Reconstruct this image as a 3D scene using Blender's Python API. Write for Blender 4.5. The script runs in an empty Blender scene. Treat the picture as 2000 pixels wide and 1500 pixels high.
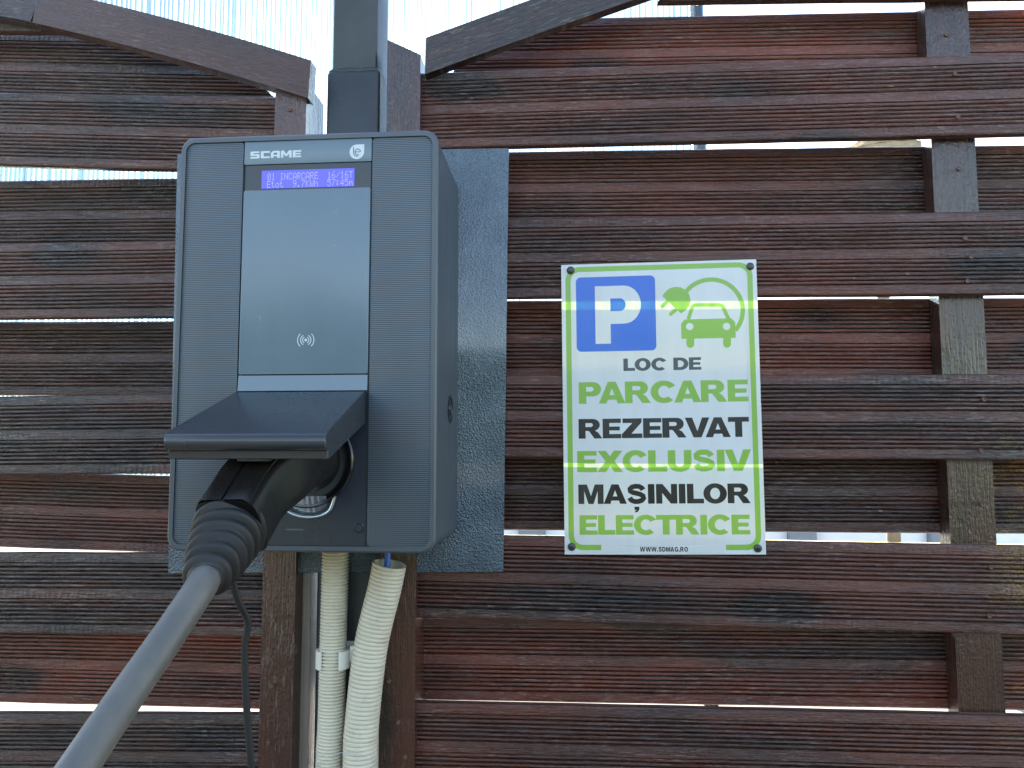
import bpy, bmesh, math, random
from mathutils import Vector, Matrix, noise
from mathutils.geometry import delaunay_2d_cdt
random.seed(7)
S = bpy.context.scene
C = bpy.data.collections.new('place'); S.collection.children.link(C)

# ------------------------------------------------------------------ camera
F = 1500.0                                    # focal length in pixels of the 2000 px wide photograph
CAM = Vector((0.0, -0.77, 1.5))
MR = (Vector((.9969985, .0774152, -.0008970)), Vector((-.0074193, .0840043, -.9964378)), Vector((-.0770641, .9934537, .0843265)))
cd = bpy.data.cameras.new('camera'); cam = bpy.data.objects.new('camera', cd); S.collection.objects.link(cam)
cam.matrix_world = Matrix.Translation(CAM) @ Matrix((MR[0], -MR[1], -MR[2])).transposed().to_4x4()
cd.sensor_width = 36; cd.lens = 27; cd.clip_start = 0.02; cd.clip_end = 3000
S.camera = cam

def ray(px, py):
    a, b = (px - 1000) / F, (py - 750) / F
    return MR[0] * a + MR[1] * b + MR[2]
def at(px, py, Y):                            # the point of the upright plane y=Y seen at that pixel of the photograph
    d = ray(px, py); t = (Y - CAM.y) / d.y
    return CAM + d * t

# ------------------------------------------------------------------ sky and sun
SUN = ray(690, 235).normalized()
elev = math.asin(SUN.z); azim = math.atan2(SUN.x, SUN.y)
w = bpy.data.worlds.new('World'); S.world = w; w.use_nodes = True
nt = w.node_tree; nt.nodes.clear()
sky = nt.nodes.new('ShaderNodeTexSky'); sky.sky_type = 'NISHITA'; sky.sun_disc = False
sky.sun_elevation = elev; sky.sun_rotation = azim
sky.altitude = 100; sky.air_density = 1.0; sky.dust_density = .5; sky.ozone_density = 0.6
bg = nt.nodes.new('ShaderNodeBackground'); bg.inputs['Strength'].default_value = 0.11
wo = nt.nodes.new('ShaderNodeOutputWorld')
nt.links.new(sky.outputs[0], bg.inputs[0]); nt.links.new(bg.outputs[0], wo.inputs[0])
sl = bpy.data.lights.new('sun', 'SUN'); sl.energy = 4.0; sl.angle = math.radians(0.53); sl.color = (1.0, .94, .84)
so = bpy.data.objects.new('sun', sl); S.collection.objects.link(so)
so.rotation_euler = SUN.to_track_quat('Z', 'Y').to_euler(); so.location = (0, 4, 6)
vs = S.view_settings
vs.view_transform = 'Standard'; vs.look = 'None'; vs.gamma = 1.0; vs.exposure = 2.95; vs.use_curve_mapping = False
vs.use_white_balance = True; vs.white_balance_temperature = 7300; vs.white_balance_tint = 13
S.cycles.max_bounces = 10; S.cycles.diffuse_bounces = 4; S.cycles.glossy_bounces = 4; S.cycles.transparent_max_bounces = 16

# ------------------------------------------------------------------ node helpers
class Mat:
    def __init__(s, name):
        s.m = bpy.data.materials.new(name); s.m.use_nodes = True
        s.nt = s.m.node_tree; s.nt.nodes.clear()
        s.out = s.n('OutputMaterial')
    def n(s, typ, **kw):
        nd = s.nt.nodes.new('ShaderNode' + typ)
        for k, v in kw.items():
            if hasattr(nd, k) and k not in ('inputs',): setattr(nd, k, v)
        return nd
    def l(s, a, b): s.nt.links.new(a, b)
    def math(s, op, a, b=None, c=None, clamp=False):
        nd = s.n('Math', operation=op, use_clamp=clamp)
        for i, v in enumerate((a, b, c)):
            if v is None: continue
            if isinstance(v, (int, float)): nd.inputs[i].default_value = v
            else: s.l(v, nd.inputs[i])
        return nd.outputs[0]
    def mapping(s, vec, scale=(1, 1, 1), loc=(0, 0, 0)):
        nd = s.n('Mapping'); nd.inputs['Scale'].default_value = scale; nd.inputs['Location'].default_value = loc
        s.l(vec, nd.inputs['Vector']); return nd.outputs[0]
    def noise(s, vec, scale=5, detail=3, rough=.5, dist=0):
        nd = s.n('TexNoise'); nd.inputs['Scale'].default_value = scale; nd.inputs['Detail'].default_value = detail
        nd.inputs['Roughness'].default_value = rough; nd.inputs['Distortion'].default_value = dist
        s.l(vec, nd.inputs['Vector']); return nd.outputs[0]
    def ramp(s, fac, lo, hi, clo=(0, 0, 0, 1), chi=(1, 1, 1, 1)):
        nd = s.n('ValToRGB'); e = nd.color_ramp.elements
        e[0].position = lo; e[1].position = hi; e[0].color = clo; e[1].color = chi
        s.l(fac, nd.inputs[0]); return nd.outputs[0]
    def mix(s, fac, a, b, blend='MIX'):
        nd = s.n('Mix', data_type='RGBA', blend_type=blend)
        for sock, v in ((nd.inputs[0], fac), (nd.inputs[6], a), (nd.inputs[7], b)):
            if isinstance(v, (int, float)): sock.default_value = v
            elif isinstance(v, tuple): sock.default_value = v if len(v) == 4 else (*v, 1)
            else: s.l(v, sock)
        return nd.outputs[2]
    def bump(s, h, strength=.5, dist=.001, prev=None):
        nd = s.n('Bump'); nd.inputs['Strength'].default_value = strength; nd.inputs['Distance'].default_value = dist
        s.l(h, nd.inputs['Height'])
        if prev is not None: s.l(prev, nd.inputs['Normal'])
        return nd.outputs[0]
    def bsdf(s, color, rough=.5, metal=0, spec=.5, normal=None, coat=0, coat_rough=.1, emit=None, estr=0):
        b = s.n('BsdfPrincipled')
        for k, v in (('Base Color', color), ('Roughness', rough), ('Metallic', metal), ('Specular IOR Level', spec),
                     ('Coat Weight', coat), ('Coat Roughness', coat_rough)):
            if isinstance(v, (int, float)): b.inputs[k].default_value = v
            elif isinstance(v, tuple): b.inputs[k].default_value = v if len(v) == 4 else (*v, 1)
            else: s.l(v, b.inputs[k])
        if emit: b.inputs['Emission Color'].default_value = (*emit, 1); b.inputs['Emission Strength'].default_value = estr
        if normal is not None: s.l(normal, b.inputs['Normal'])
        s.l(b.outputs[0], s.out.inputs[0]); return b
    def obj(s): return s.n('TexCoord').outputs['Object']
    def objr(s, k=7.0):                       # object coordinates shifted by a random amount per object
        tc = s.obj(); oi = s.n('ObjectInfo')
        v = s.n('VectorMath', operation='ADD'); s.l(tc, v.inputs[0])
        cmb = s.n('CombineXYZ'); r = s.math('MULTIPLY', oi.outputs['Random'], k)
        s.l(r, cmb.inputs[0]); s.l(s.math('MULTIPLY', r, 3.1), cmb.inputs[1]); s.l(s.math('MULTIPLY', r, 1.7), cmb.inputs[2])
        s.l(cmb.outputs[0], v.inputs[1]); return v.outputs[0], oi.outputs['Random']

def wood(name, dark, mid, red, gloss=(.22, .42), lichen=True, bumpk=1.0, chat=.34, glint=.28, bands=True):
    m = Mat(name); v, rnd = m.objr()
    # colour: long streaks, broad blotches, knots
    st = m.noise(m.mapping(v, (3, 60, 160)), 1, 5, .65)
    st2 = m.noise(m.mapping(v, (7, 200, 700)), 1, 3, .7)
    bl = m.noise(m.mapping(v, (4, 14, 22)), 1, 4, .6)
    f = m.math('ADD', m.math('MULTIPLY', st, .55), m.math('MULTIPLY', bl, .5))
    col = m.mix(m.ramp(f, .38, .68), dark, mid)
    col = m.mix(m.math('MULTIPLY', m.ramp(m.math('ADD', bl, m.math('MULTIPLY', rnd, .35)), .55, .95), .7), col, red)
    col = m.mix(m.math('MULTIPLY', m.ramp(st2, .55, .75), .45), col, tuple(c * .35 for c in dark))
    vo = m.n('TexVoronoi', feature='F1'); vo.inputs['Scale'].default_value = 1; vo.inputs['Randomness'].default_value = 1
    kd = m.noise(m.mapping(v, (40, 120, 120)), 1, 2)
    kv = m.n('VectorMath', operation='ADD'); m.l(m.mapping(v, (5.2, 3, 13)), kv.inputs[0])
    kc = m.n('CombineXYZ'); m.l(m.math('MULTIPLY', kd, .16), kc.inputs[0]); m.l(kc.outputs[0], kv.inputs[1])
    m.l(kv.outputs[0], vo.inputs['Vector'])
    knot = m.ramp(vo.outputs['Distance'], .17, .27, (1, 1, 1, 1), (0, 0, 0, 1))
    col = m.mix(m.math('MULTIPLY', knot, .75), col, tuple(c * .3 for c in dark))
    # worn spots where the stain has gone and pale wood shows
    chip = m.ramp(m.noise(m.mapping(v, (90, 300, 260)), 1, 2, .5), .76, .80)
    col = m.mix(m.math('MULTIPLY', chip, .6), col, (.30, .21, .14))
    if lichen:                                # yellow lichen growing at the right end of the fence
        g = m.n('NewGeometry').outputs['Position']; sp = m.n('SeparateXYZ'); m.l(g, sp.inputs[0])
        region = m.math('MULTIPLY', m.ramp(sp.outputs[0], .40, .52), m.ramp(sp.outputs[2], 1.56, 1.46, ))
        rr = m.n('MapRange'); m.l(sp.outputs[2], rr.inputs[0]); rr.inputs[1].default_value = 1.60; rr.inputs[2].default_value = 1.46
        region = m.math('MULTIPLY', m.ramp(sp.outputs[0], .38, .50), rr.outputs[0])
        spots = m.noise(m.mapping(g, (9, 30, 16)), 1, 5, .65)
        fine = m.noise(m.mapping(g, (420, 420, 420)), 1, 3, .6)
        lk = m.math('MULTIPLY', m.ramp(spots, .50, .56), m.math('MULTIPLY', m.ramp(fine, .46, .56), region), clamp=True)
        col = m.mix(m.math('MULTIPLY', lk, .85), col, (.40, .25, .010))
    # relief: raised grain, planer chatter marks across the board, brush nibs, knots
    gr = m.noise(m.mapping(v, (9, 500, 900)), 1, 4, .65, .4)
    wv = m.n('TexWave', wave_type='BANDS', bands_direction='X'); wv.inputs['Scale'].default_value = 52; wv.inputs['Distortion'].default_value = 5
    wv.inputs['Detail'].default_value = 2; wv.inputs['Detail Scale'].default_value = 1.6; m.l(m.mapping(v, (1, 1, .4)), wv.inputs['Vector'])
    ch = m.math('MULTIPLY', wv.outputs[1], m.ramp(m.noise(m.mapping(v, (4, 5, 26)), 1, 3), .50, .66))
    if bands:                                  # planer marks only show on the flat bands between the ribs
        sz = m.n('SeparateXYZ'); m.l(m.obj(), sz.inputs[0]); az = m.math('ABSOLUTE', m.math('SUBTRACT', sz.outputs[2], .0415))
        flat = m.math('ADD', m.math('LESS_THAN', az, .0052), m.math('GREATER_THAN', az, .0318)); ch = m.math('MULTIPLY', ch, flat)
    nib = m.noise(m.mapping(v, (260, 500, 420)), 1, 3, .6)
    h = m.math('ADD', m.math('MULTIPLY', gr, 1.0), m.math('MULTIPLY', ch, chat))
    h = m.math('ADD', h, m.math('MULTIPLY', nib, .9)); h = m.math('SUBTRACT', h, m.math('MULTIPLY', knot, .8))
    nrm = m.bump(h, 1.0 * bumpk, .00095)
    rg = m.ramp(m.noise(m.mapping(v, (14, 60, 60)), 1, 3), .35, .7, (gloss[0],) * 3 + (1,), (gloss[1],) * 3 + (1,))
    # glints painted into the colour on the rib crowns: short pale dashes
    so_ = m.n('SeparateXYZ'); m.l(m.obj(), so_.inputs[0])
    if bands:                                  # groove shade between the ribs, painted as a darker colour
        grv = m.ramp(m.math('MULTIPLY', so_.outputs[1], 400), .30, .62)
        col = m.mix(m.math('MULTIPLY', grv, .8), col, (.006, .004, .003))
    crown = m.math('LESS_THAN', so_.outputs[1], .00045)
    dash = m.ramp(m.noise(m.mapping(v, (70, 1, 520)), 1, 3, .6), .56, .64)
    patch = m.ramp(m.noise(m.mapping(v, (6, 1, 16)), 1, 3, .6), .42, .60)
    col = m.mix(m.math('MULTIPLY', m.math('MULTIPLY', m.math('MULTIPLY', dash, patch), crown), glint), col, (.30, .235, .18))
    b = m.bsdf(col, rg, 0, .20, nrm, coat=.85, coat_rough=.05)
    # the varnish follows a coarser relief of its own, so it glints in streaks
    vg = m.noise(m.mapping(v, (26, 300, 330)), 1, 3, .6, .8)
    cn = m.bump(vg, 1.0, .0024 * bumpk, nrm); m.l(cn, b.inputs['Coat Normal'])
    return m.m

M = {}
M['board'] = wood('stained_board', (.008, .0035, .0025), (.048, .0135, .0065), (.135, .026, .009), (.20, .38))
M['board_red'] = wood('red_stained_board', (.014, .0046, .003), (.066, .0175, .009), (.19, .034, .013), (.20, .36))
M['board_back'] = wood('sunny_side_board', (.42, .17, .08), (.62, .29, .14), (.60, .22, .10), (.3, .5), False, .6)  # backs and edges coloured brighter so more sunlight bounces onto the rear boards
M['frame'] = wood('stained_frame', (.009, .0036, .0024), (.030, .009, .005), (.075, .016, .007), (.36, .50), True, .8, .06, .22, False)
M['rawwood'] = wood('weathered_wood', (.20, .15, .12), (.34, .27, .22), (.28, .20, .17), (.55, .8), False, .6, .1, .1, False)

def plastic(name, col, rough=.38, bump=.15, scale=1500, spec=.5, dirt=None):
    m = Mat(name); v = m.obj()
    n = m.noise(v, scale, 2, .5); dust = m.math('ADD', m.math('MULTIPLY', m.noise(v, 22, 5, .65), .6), m.math('MULTIPLY', m.noise(m.mapping(v, (60, 60, 5)), 1, 4, .6), .4))
    c = m.mix(m.math('MULTIPLY', m.ramp(dust, .45, .75), .12), col, tuple(min(1, x * 1.5 + .012) for x in col))
    if dirt:
        spots = m.noise(v, 130, 4, .7); c = m.mix(m.math('MULTIPLY', m.ramp(spots, .56, .74), .35), c, dirt)
        c = m.mix(m.math('MULTIPLY', m.ramp(dust, .44, .62), .30), c, dirt)
    r = m.ramp(dust, .3, .8, (rough * .85,) * 3 + (1,), (min(1, rough * 1.3),) * 3 + (1,))
    m.bsdf(c, r, 0, spec, m.bump(n, bump, .0003)); return m.m
M['casing'] = plastic('charcoal_plastic', (.054, .067, .079), .38)
M['smooth'] = plastic('satin_charcoal_plastic', (.100, .145, .182), .24, .05)
M['lid'] = plastic('lid_plastic', (.024, .027, .032), .25, .08)
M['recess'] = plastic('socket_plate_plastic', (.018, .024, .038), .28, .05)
M['black'] = plastic('glossy_black_plastic', (.008, .009, .010), .16, .04)
M['window'] = plastic('display_window_plastic', (.012, .013, .013), .12, .0)
M['handle'] = plastic('plug_plastic', (.009, .008, .007), .28, .12, 900)
M['rubber'] = plastic('boot_rubber', (.007, .007, .007), .55, .5, 2500)
M['cable'] = plastic('cable_rubber', (.092, .088, .080), .42, .25, 1800, dirt=(.17, .15, .12))
M['strap'] = plastic('strap_rubber', (.004, .004, .004), .6, .2, 900)
M['conduit'] = plastic('ivory_conduit', (.60, .545, .43), .45, .02, 300, dirt=(.30, .25, .17))
M['clip'] = plastic('ivory_clip', (.62, .61, .53), .4, .05)
M['bluewire'] = plastic('blue_wire', (.01, .12, .50), .4, .02)
M['screw'] = plastic('black_screw', (.03, .03, .032), .3, .05)
M['lettering'] = plastic('pale_print', (.50, .54, .56), .5, .02)
M['faint'] = plastic('faint_print', (.075, .085, .10), .5, .02)

def grille():
    m = Mat('fine_mesh_plastic'); v = m.obj(); sp = m.n('SeparateXYZ'); m.l(v, sp.inputs[0])
    P = .00165
    zz = m.math('MULTIPLY', sp.outputs[2], 2 * math.pi / P); xx = m.math('MULTIPLY', sp.outputs[0], 2 * math.pi / (P * 1.15))
    row = m.math('SINE', zz)
    odd = m.math('MULTIPLY', m.math('SIGN', m.math('SINE', m.math('MULTIPLY', zz, .5))), math.pi / 2)
    dots = m.math('MULTIPLY', m.math('SINE', m.math('ADD', xx, odd)), .45)
    h = m.math('ADD', row, dots)
    hole = m.ramp(m.math('MULTIPLY_ADD', h, .35, .5), .25, .6)
    c = m.mix(hole, (.010, .013, .016), (.100, .126, .150))
    m.bsdf(c, .42, 0, .5, m.bump(h, .35, .0002)); return m.m
M['grille'] = grille()

def hammered():
    m = Mat('hammered_grey_paint'); v = m.obj()
    vo = m.n('TexVoronoi', feature='SMOOTH_F1'); vo.inputs['Scale'].default_value = 560; m.l(v, vo.inputs['Vector'])
    h = m.math('ADD', vo.outputs['Distance'], m.math('MULTIPLY', m.noise(v, 700, 3, .6), .9))
    blot = m.noise(v, 25, 4)
    c = m.mix(m.ramp(blot, .35, .7), (.055, .085, .110), (.095, .135, .165))
    c = m.mix(m.ramp(m.noise(v, 900, 2), .60, .72), c, (.02, .024, .03))
    m.bsdf(c, .24, .45, .7, m.bump(h, 1.0, .0017), coat=.7); return m.m
M['hammered'] = hammered()

def brushed_post():
    m = Mat('grey_post_paint'); v = m.obj()
    h = m.noise(v, 500, 4, .6); c = m.mix(m.ramp(m.noise(v, 18, 4), .35, .7), (.014, .018, .022), (.028, .034, .040))
    m.bsdf(c, .36, .2, .5, m.bump(h, .6, .0008)); return m.m
M['post'] = brushed_post()

def sign_mat(name, col):
    m = Mat(name)
    d = m.n('BsdfPrincipled')
    grime = m.math('ADD', m.math('MULTIPLY', m.noise(m.mapping(m.obj(), (90, 90, 7)), 1, 4, .6), .5), m.math('MULTIPLY', m.noise(m.obj(), 14, 5, .65), .5))
    m.l(m.mix(m.math('MULTIPLY', m.ramp(grime, .45, .72), .16), (*col, 1), (.30, .27, .22, 1)), d.inputs['Base Color']); d.inputs['Roughness'].default_value = .28
    nrm = m.bump(m.noise(m.obj(), 12, 2), .25, .004); m.l(nrm, d.inputs['Normal'])
    t = m.n('BsdfTranslucent'); t.inputs['Color'].default_value = (min(1, col[0] * 1.1), col[1] * .97, col[2] * .14, 1)
    mx = m.n('MixShader'); mx.inputs[0].default_value = .30
    m.l(d.outputs[0], mx.inputs[1]); m.l(t.outputs[0], mx.inputs[2]); m.l(mx.outputs[0], m.out.inputs[0]); return m.m
SM = [sign_mat('sign_white', (.74, .76, .76)), sign_mat('sign_green', (.27, .52, .08)), sign_mat('sign_blue', (.025, .16, .68)), sign_mat('sign_black', (.022, .018, .018)), sign_mat('sign_grey', (.07, .085, .11))]

def lcd():
    m = Mat('lit_blue_screen'); m.bsdf((.02, .02, .10), .25, 0, .5, None, emit=(.075, .09, .90), estr=.15); return m.m
M['lcd'] = lcd()
def lcdt():
    m = Mat('screen_text'); m.bsdf((.2, .2, .3), .4, 0, .3, None, emit=(.22, .23, .78), estr=.14); return m.m
M['lcdt'] = lcdt()
def chrome():
    m = Mat('shiny_latch'); m.bsdf((.45, .52, .58), .14, .9, .5); return m.m
M['chrome'] = chrome()
def nailm():
    m = Mat('rusty_nail'); c = m.mix(m.ramp(m.noise(m.obj(), 900, 3), .4, .6), (.16, .055, .02), (.12, .10, .09)); m.bsdf(c, .45, .3); return m.m
M['nail'] = nailm()
def wire():
    m = Mat('tie_wire'); m.bsdf((.5, .5, .48), .3, .9); return m.m
M['wire'] = wire()
def poly():
    m = Mat('polycarbonate'); g = m.n('BsdfGlossy'); g.inputs['Roughness'].default_value = .12
    t = m.n('BsdfTransparent'); t.inputs['Color'].default_value = (.52, .63, .71, 1)
    tl = m.n('BsdfTranslucent'); tl.inputs['Color'].default_value = (.75, .84, .90, 1)
    a = m.n('MixShader'); a.inputs[0].default_value = .03; m.l(t.outputs[0], a.inputs[1]); m.l(tl.outputs[0], a.inputs[2])
    b = m.n('MixShader'); b.inputs[0].default_value = .05; m.l(a.outputs[0], b.inputs[1]); m.l(g.outputs[0], b.inputs[2])
    m.l(b.outputs[0], m.out.inputs[0]); return m.m
M['poly'] = poly()
def polyweb():
    m = Mat('polycarbonate_web')
    t = m.n('BsdfTransparent'); t.inputs['Color'].default_value = (.50, .58, .64, 1)
    tl = m.n('BsdfDiffuse'); tl.inputs['Color'].default_value = (.5, .58, .62, 1)
    a = m.n('MixShader'); a.inputs[0].default_value = .06; m.l(t.outputs[0], a.inputs[1]); m.l(tl.outputs[0], a.inputs[2])
    m.l(a.outputs[0], m.out.inputs[0]); return m.m
M['polyweb'] = polyweb()
def rough_mat(name, c1, c2, sc=6, bs=60, rough=.9, bump=.4):
    m = Mat(name); g = m.n('NewGeometry').outputs['Position']
    c = m.mix(m.ramp(m.noise(g, sc, 6, .6), .35, .7), c1, c2)
    m.bsdf(c, rough, 0, .3, m.bump(m.noise(g, bs, 5, .6), bump, .01)); return m.m
M['ground'] = rough_mat('concrete_ground', (.22, .21, .20), (.33, .32, .30), 1.5, 40)
M['asphalt'] = rough_mat('asphalt', (.04, .04, .042), (.07, .07, .072), 8, 300)
M['render_wall'] = rough_mat('white_render', (.66, .67, .68), (.74, .75, .75), 3, 80, .8, .2)
M['greypaint'] = rough_mat('grey_pillar_paint', (.16, .18, .21), (.22, .24, .27), 3, 80, .7, .2)
M['added_hedge'] = rough_mat('added_foliage', (.012, .025, .010), (.05, .085, .03), 9, 90, .7, .8)
M['thatch'] = rough_mat('dry_straw', (.22, .15, .07), (.40, .29, .15), 30, 200)
M['pole'] = rough_mat('bare_pole_wood', (.16, .11, .07), (.24, .17, .11), 8, 120)

# ------------------------------------------------------------------ object helpers
def tag(o, label=None, cat=None, group=None, kind=None):
    if label: o['label'] = label
    if cat: o['category'] = cat
    if group: o['group'] = group
    if kind: o['kind'] = kind
    return o
def empty(name, loc, label, cat, group=None):
    o = bpy.data.objects.new(name, None); C.objects.link(o); o.location = loc; o.empty_display_size = .05
    WORLD[o] = Matrix.Translation(o.location)
    return tag(o, label, cat, group)
WORLD = {}
def sharp(me, ang):
    if ang is None: return
    me.polygons.foreach_set('use_smooth', [True] * len(me.polygons)); me.set_sharp_from_angle(angle=math.radians(ang))
def link(name, me, mats, parent=None, loc=None, rot=None):
    """me is in world coordinates unless loc is given (then it is local to loc)."""
    o = bpy.data.objects.new(name, me); C.objects.link(o)
    for m in (mats if isinstance(mats, (list, tuple)) else [mats]):
        if len(me.materials) < len(mats if isinstance(mats, (list, tuple)) else [mats]): me.materials.append(m)
    mw = Matrix.Translation(loc) if loc is not None else Matrix.Identity(4)
    if rot is not None: mw = mw @ rot.to_4x4()
    if parent is not None:
        o.parent = parent; o.matrix_basis = WORLD[parent].inverted() @ mw
    else: o.matrix_basis = mw
    WORLD[o] = mw
    return o
def mesh(name, verts, faces, ang=30):
    # centre the mesh on its own middle; returns mesh and its location
    xs = [v[0] for v in verts]; ys = [v[1] for v in verts]; zs = [v[2] for v in verts]
    c = Vector(((min(xs) + max(xs)) / 2, (min(ys) + max(ys)) / 2, (min(zs) + max(zs)) / 2))
    me = bpy.data.meshes.new(name); me.from_pydata([(v[0] - c.x, v[1] - c.y, v[2] - c.z) for v in verts], [], faces); me.update()
    sharp(me, ang); return me, c
def part(name, verts, faces, mat, parent=None, ang=30):
    me, c = mesh(name, verts, faces, ang); return link(name, me, mat, parent, c)
def bm_part(name, bm, mat, parent=None, ang=30):
    bmesh.ops.recalc_face_normals(bm, faces=bm.faces)
    vs_ = [v.co.copy() for v in bm.verts]; bm.verts.index_update(); fs = [[v.index for v in f.verts] for f in bm.faces]; bm.free()
    return part(name, vs_, fs, mat, parent, ang)
def box_bm(x0, x1, y0, y1, z0, z1, bev=0, seg=2):
    bm = bmesh.new(); bmesh.ops.create_cube(bm, size=1)
    for v in bm.verts: v.co = Vector(((x0 + x1) / 2 + v.co.x * (x1 - x0), (y0 + y1) / 2 + v.co.y * (y1 - y0), (z0 + z1) / 2 + v.co.z * (z1 - z0)))
    if bev: bmesh.ops.bevel(bm, geom=bm.edges[:], offset=bev, segments=seg, profile=.5, affect='EDGES')
    return bm
def box(name, x0, x1, y0, y1, z0, z1, mat, parent=None, bev=0, seg=2):
    return bm_part(name, box_bm(x0, x1, y0, y1, z0, z1, bev, seg), mat, parent)
def rrect(x0, x1, z0, z1, r, n=6):
    pts = []
    for cx, cz, a0 in ((x1 - r, z1 - r, 0), (x0 + r, z1 - r, 90), (x0 + r, z0 + r, 180), (x1 - r, z0 + r, 270)):
        for i in range(n + 1):
            a = math.radians(a0 + 90 * i / n); pts.append((cx + r * math.cos(a), cz + r * math.sin(a)))
    return pts
def prism(name, pts, y0, y1, mat, parent=None, bev=0, ang=30, seg=2):
    """polygon in x,z pushed from y0 (front) to y1 (back)"""
    bm = bmesh.new(); f = [bm.verts.new((p[0], y0, p[1])) for p in pts]; b = [bm.verts.new((p[0], y1, p[1])) for p in pts]
    ff = bm.faces.new(f); bm.faces.new(b[::-1]); n = len(pts)
    for i in range(n): bm.faces.new((f[i], b[i], b[(i + 1) % n], f[(i + 1) % n]))
    if bev: bmesh.ops.bevel(bm, geom=list(ff.edges), offset=bev, segments=seg, profile=.5, affect='EDGES')
    return bm_part(name, bm, mat, parent, ang)
def frames(pts):
    T = []
    for i in range(len(pts)):
        a = pts[max(0, i - 1)]; b = pts[min(len(pts) - 1, i + 1)]; T.append((b - a).normalized())
    up = Vector((0, 0, 1)) if abs(T[0].z) < .9 else Vector((0, -1, 0)); out = []
    for t in T:
        s = t.cross(up).normalized(); u = s.cross(t).normalized(); up = u; out.append((t, s, u))
    return out
def loft(name, pts, rads, mat, parent=None, n=24, expo=2.0, ang=50, caps=(True, True), fr=None):
    """rads: (half width, half height) or (hw, hh, exponent) per point"""
    fr = fr or frames(pts); V = []; Fc = []
    for p, (t, s, u), r in zip(pts, fr, rads):
        r = r if isinstance(r, tuple) else (r, r); e = r[2] if len(r) > 2 else expo
        for k in range(n):
            a = 2 * math.pi * k / n; ca, sa = math.cos(a), math.sin(a)
            x = math.copysign(abs(ca) ** (2 / e), ca) * r[0]; y = math.copysign(abs(sa) ** (2 / e), sa) * r[1]
            V.append(p + s * x + u * y)
    for i in range(len(pts) - 1):
        for k in range(n):
            k2 = (k + 1) % n; Fc.append((i * n + k, i * n + k2, (i + 1) * n + k2, (i + 1) * n + k))
    if caps[0]: Fc.append(tuple(range(n - 1, -1, -1)))
    if caps[1]: Fc.append(tuple((len(pts) - 1) * n + k for k in range(n)))
    return part(name, V, Fc, mat, parent, ang)
def spline(ctrl, n):
    """Catmull-Rom through the control points (Vectors)"""
    P = [ctrl[0] * 2 - ctrl[1]] + ctrl + [ctrl[-1] * 2 - ctrl[-2]]; out = []
    for i in range(1, len(P) - 2):
        for k in range(n):
            t = k / n; a, b, c, d = P[i - 1:i + 3]
            out.append(.5 * ((2 * b) + (c - a) * t + (2 * a - 5 * b + 4 * c - d) * t * t + (3 * b - a - 3 * c + d) * t ** 3))
    out.append(ctrl[-1].copy()); return out
def resample(pts, step):
    out = [pts[0].copy()]; acc = 0
    for a, b in zip(pts, pts[1:]):
        L = (b - a).length; d = step - acc
        while d <= L: out.append(a.lerp(b, d / L)); d += step
        acc = (acc + L) % step if L else acc
        acc = step - (d - L)
    return out

# ------------------------------------------------------------------ setting: ground, background
def ground():
    me, c = mesh('ground', [(-900, -900, 0), (900, -900, 0), (900, 1200, 0), (-900, 1200, 0)], [(0, 1, 2, 3)], None)
    tag(link('ground', me, M['ground'], None, c), kind='structure')
    me, c = mesh('parking_bay', [(-6, -5.2, .004), (6, -5.2, .004), (6, .25, .004), (-6, .25, .004)], [(0, 1, 2, 3)], None)
    tag(link('parking_bay', me, M['asphalt'], None, c), kind='structure')
ground()

# white garden wall with grey pillars beyond the fence
wl = empty('garden_wall', (1.0, 7.0, 0), 'low white rendered wall with grey pillars glimpsed through the slit beside the sign', 'wall')
for i in range(7):
    x = -3 + i * 1.3
    box('wall_panel', x + .13, x + 1.17, 6.93, 7.07, 0, .95, M['render_wall'], wl, .01)
    box('pillar', x - .13, x + .13, 6.86, 7.14, 0, 1.1, M['greypaint'], wl, .012)
    box('coping', x + .13, x + 1.17, 6.9, 7.1, .952, 1.0, M['greypaint'], wl, .008)
# unseen dark foliage bank added behind the camera to darken glossy reflections
bm = bmesh.new(); nx_, nz_ = 240, 44; grid = []
for j in range(nz_ + 1):
    for i in range(nx_ + 1):
        x = -13 + 26 * i / nx_; z = 2.6 * j / nz_; v = Vector((x, 0, z))
        d = noise.noise(v * 1.3) * .25 + noise.noise(v * 5) * .12 + noise.noise(v * 14) * .08
        top_ = .35 * max(0, z - 2.2) ** 2 * 3
        grid.append((x + noise.noise(v * 9) * .03, -7.2 + d - top_, z + noise.noise(v * 7) * (.06 if z > 0 else 0)))
W1 = nx_ + 1
hf = [(j * W1 + i, j * W1 + i + 1, (j + 1) * W1 + i + 1, (j + 1) * W1 + i) for j in range(nz_) for i in range(nx_)]
b0_ = len(grid); grid += [(-13, -8.6, 0), (13, -8.6, 0), (13, -8.6, 2.6), (-13, -8.6, 2.6)]
hf += [(b0_, b0_ + 3, b0_ + 2, b0_ + 1), (nz_ * W1, nz_ * W1 + nx_, b0_ + 2, b0_ + 3), (0, nz_ * W1, b0_ + 3, b0_), (nx_, b0_ + 1, b0_ + 2, nz_ * W1 + nx_)]
bm.free()
tag(part('added_hedge', grid, hf, M['added_hedge'], None, None), 'tall dark foliage bank added out of view behind the camera to darken reflections', 'added_hedge', kind='stuff')
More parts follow.
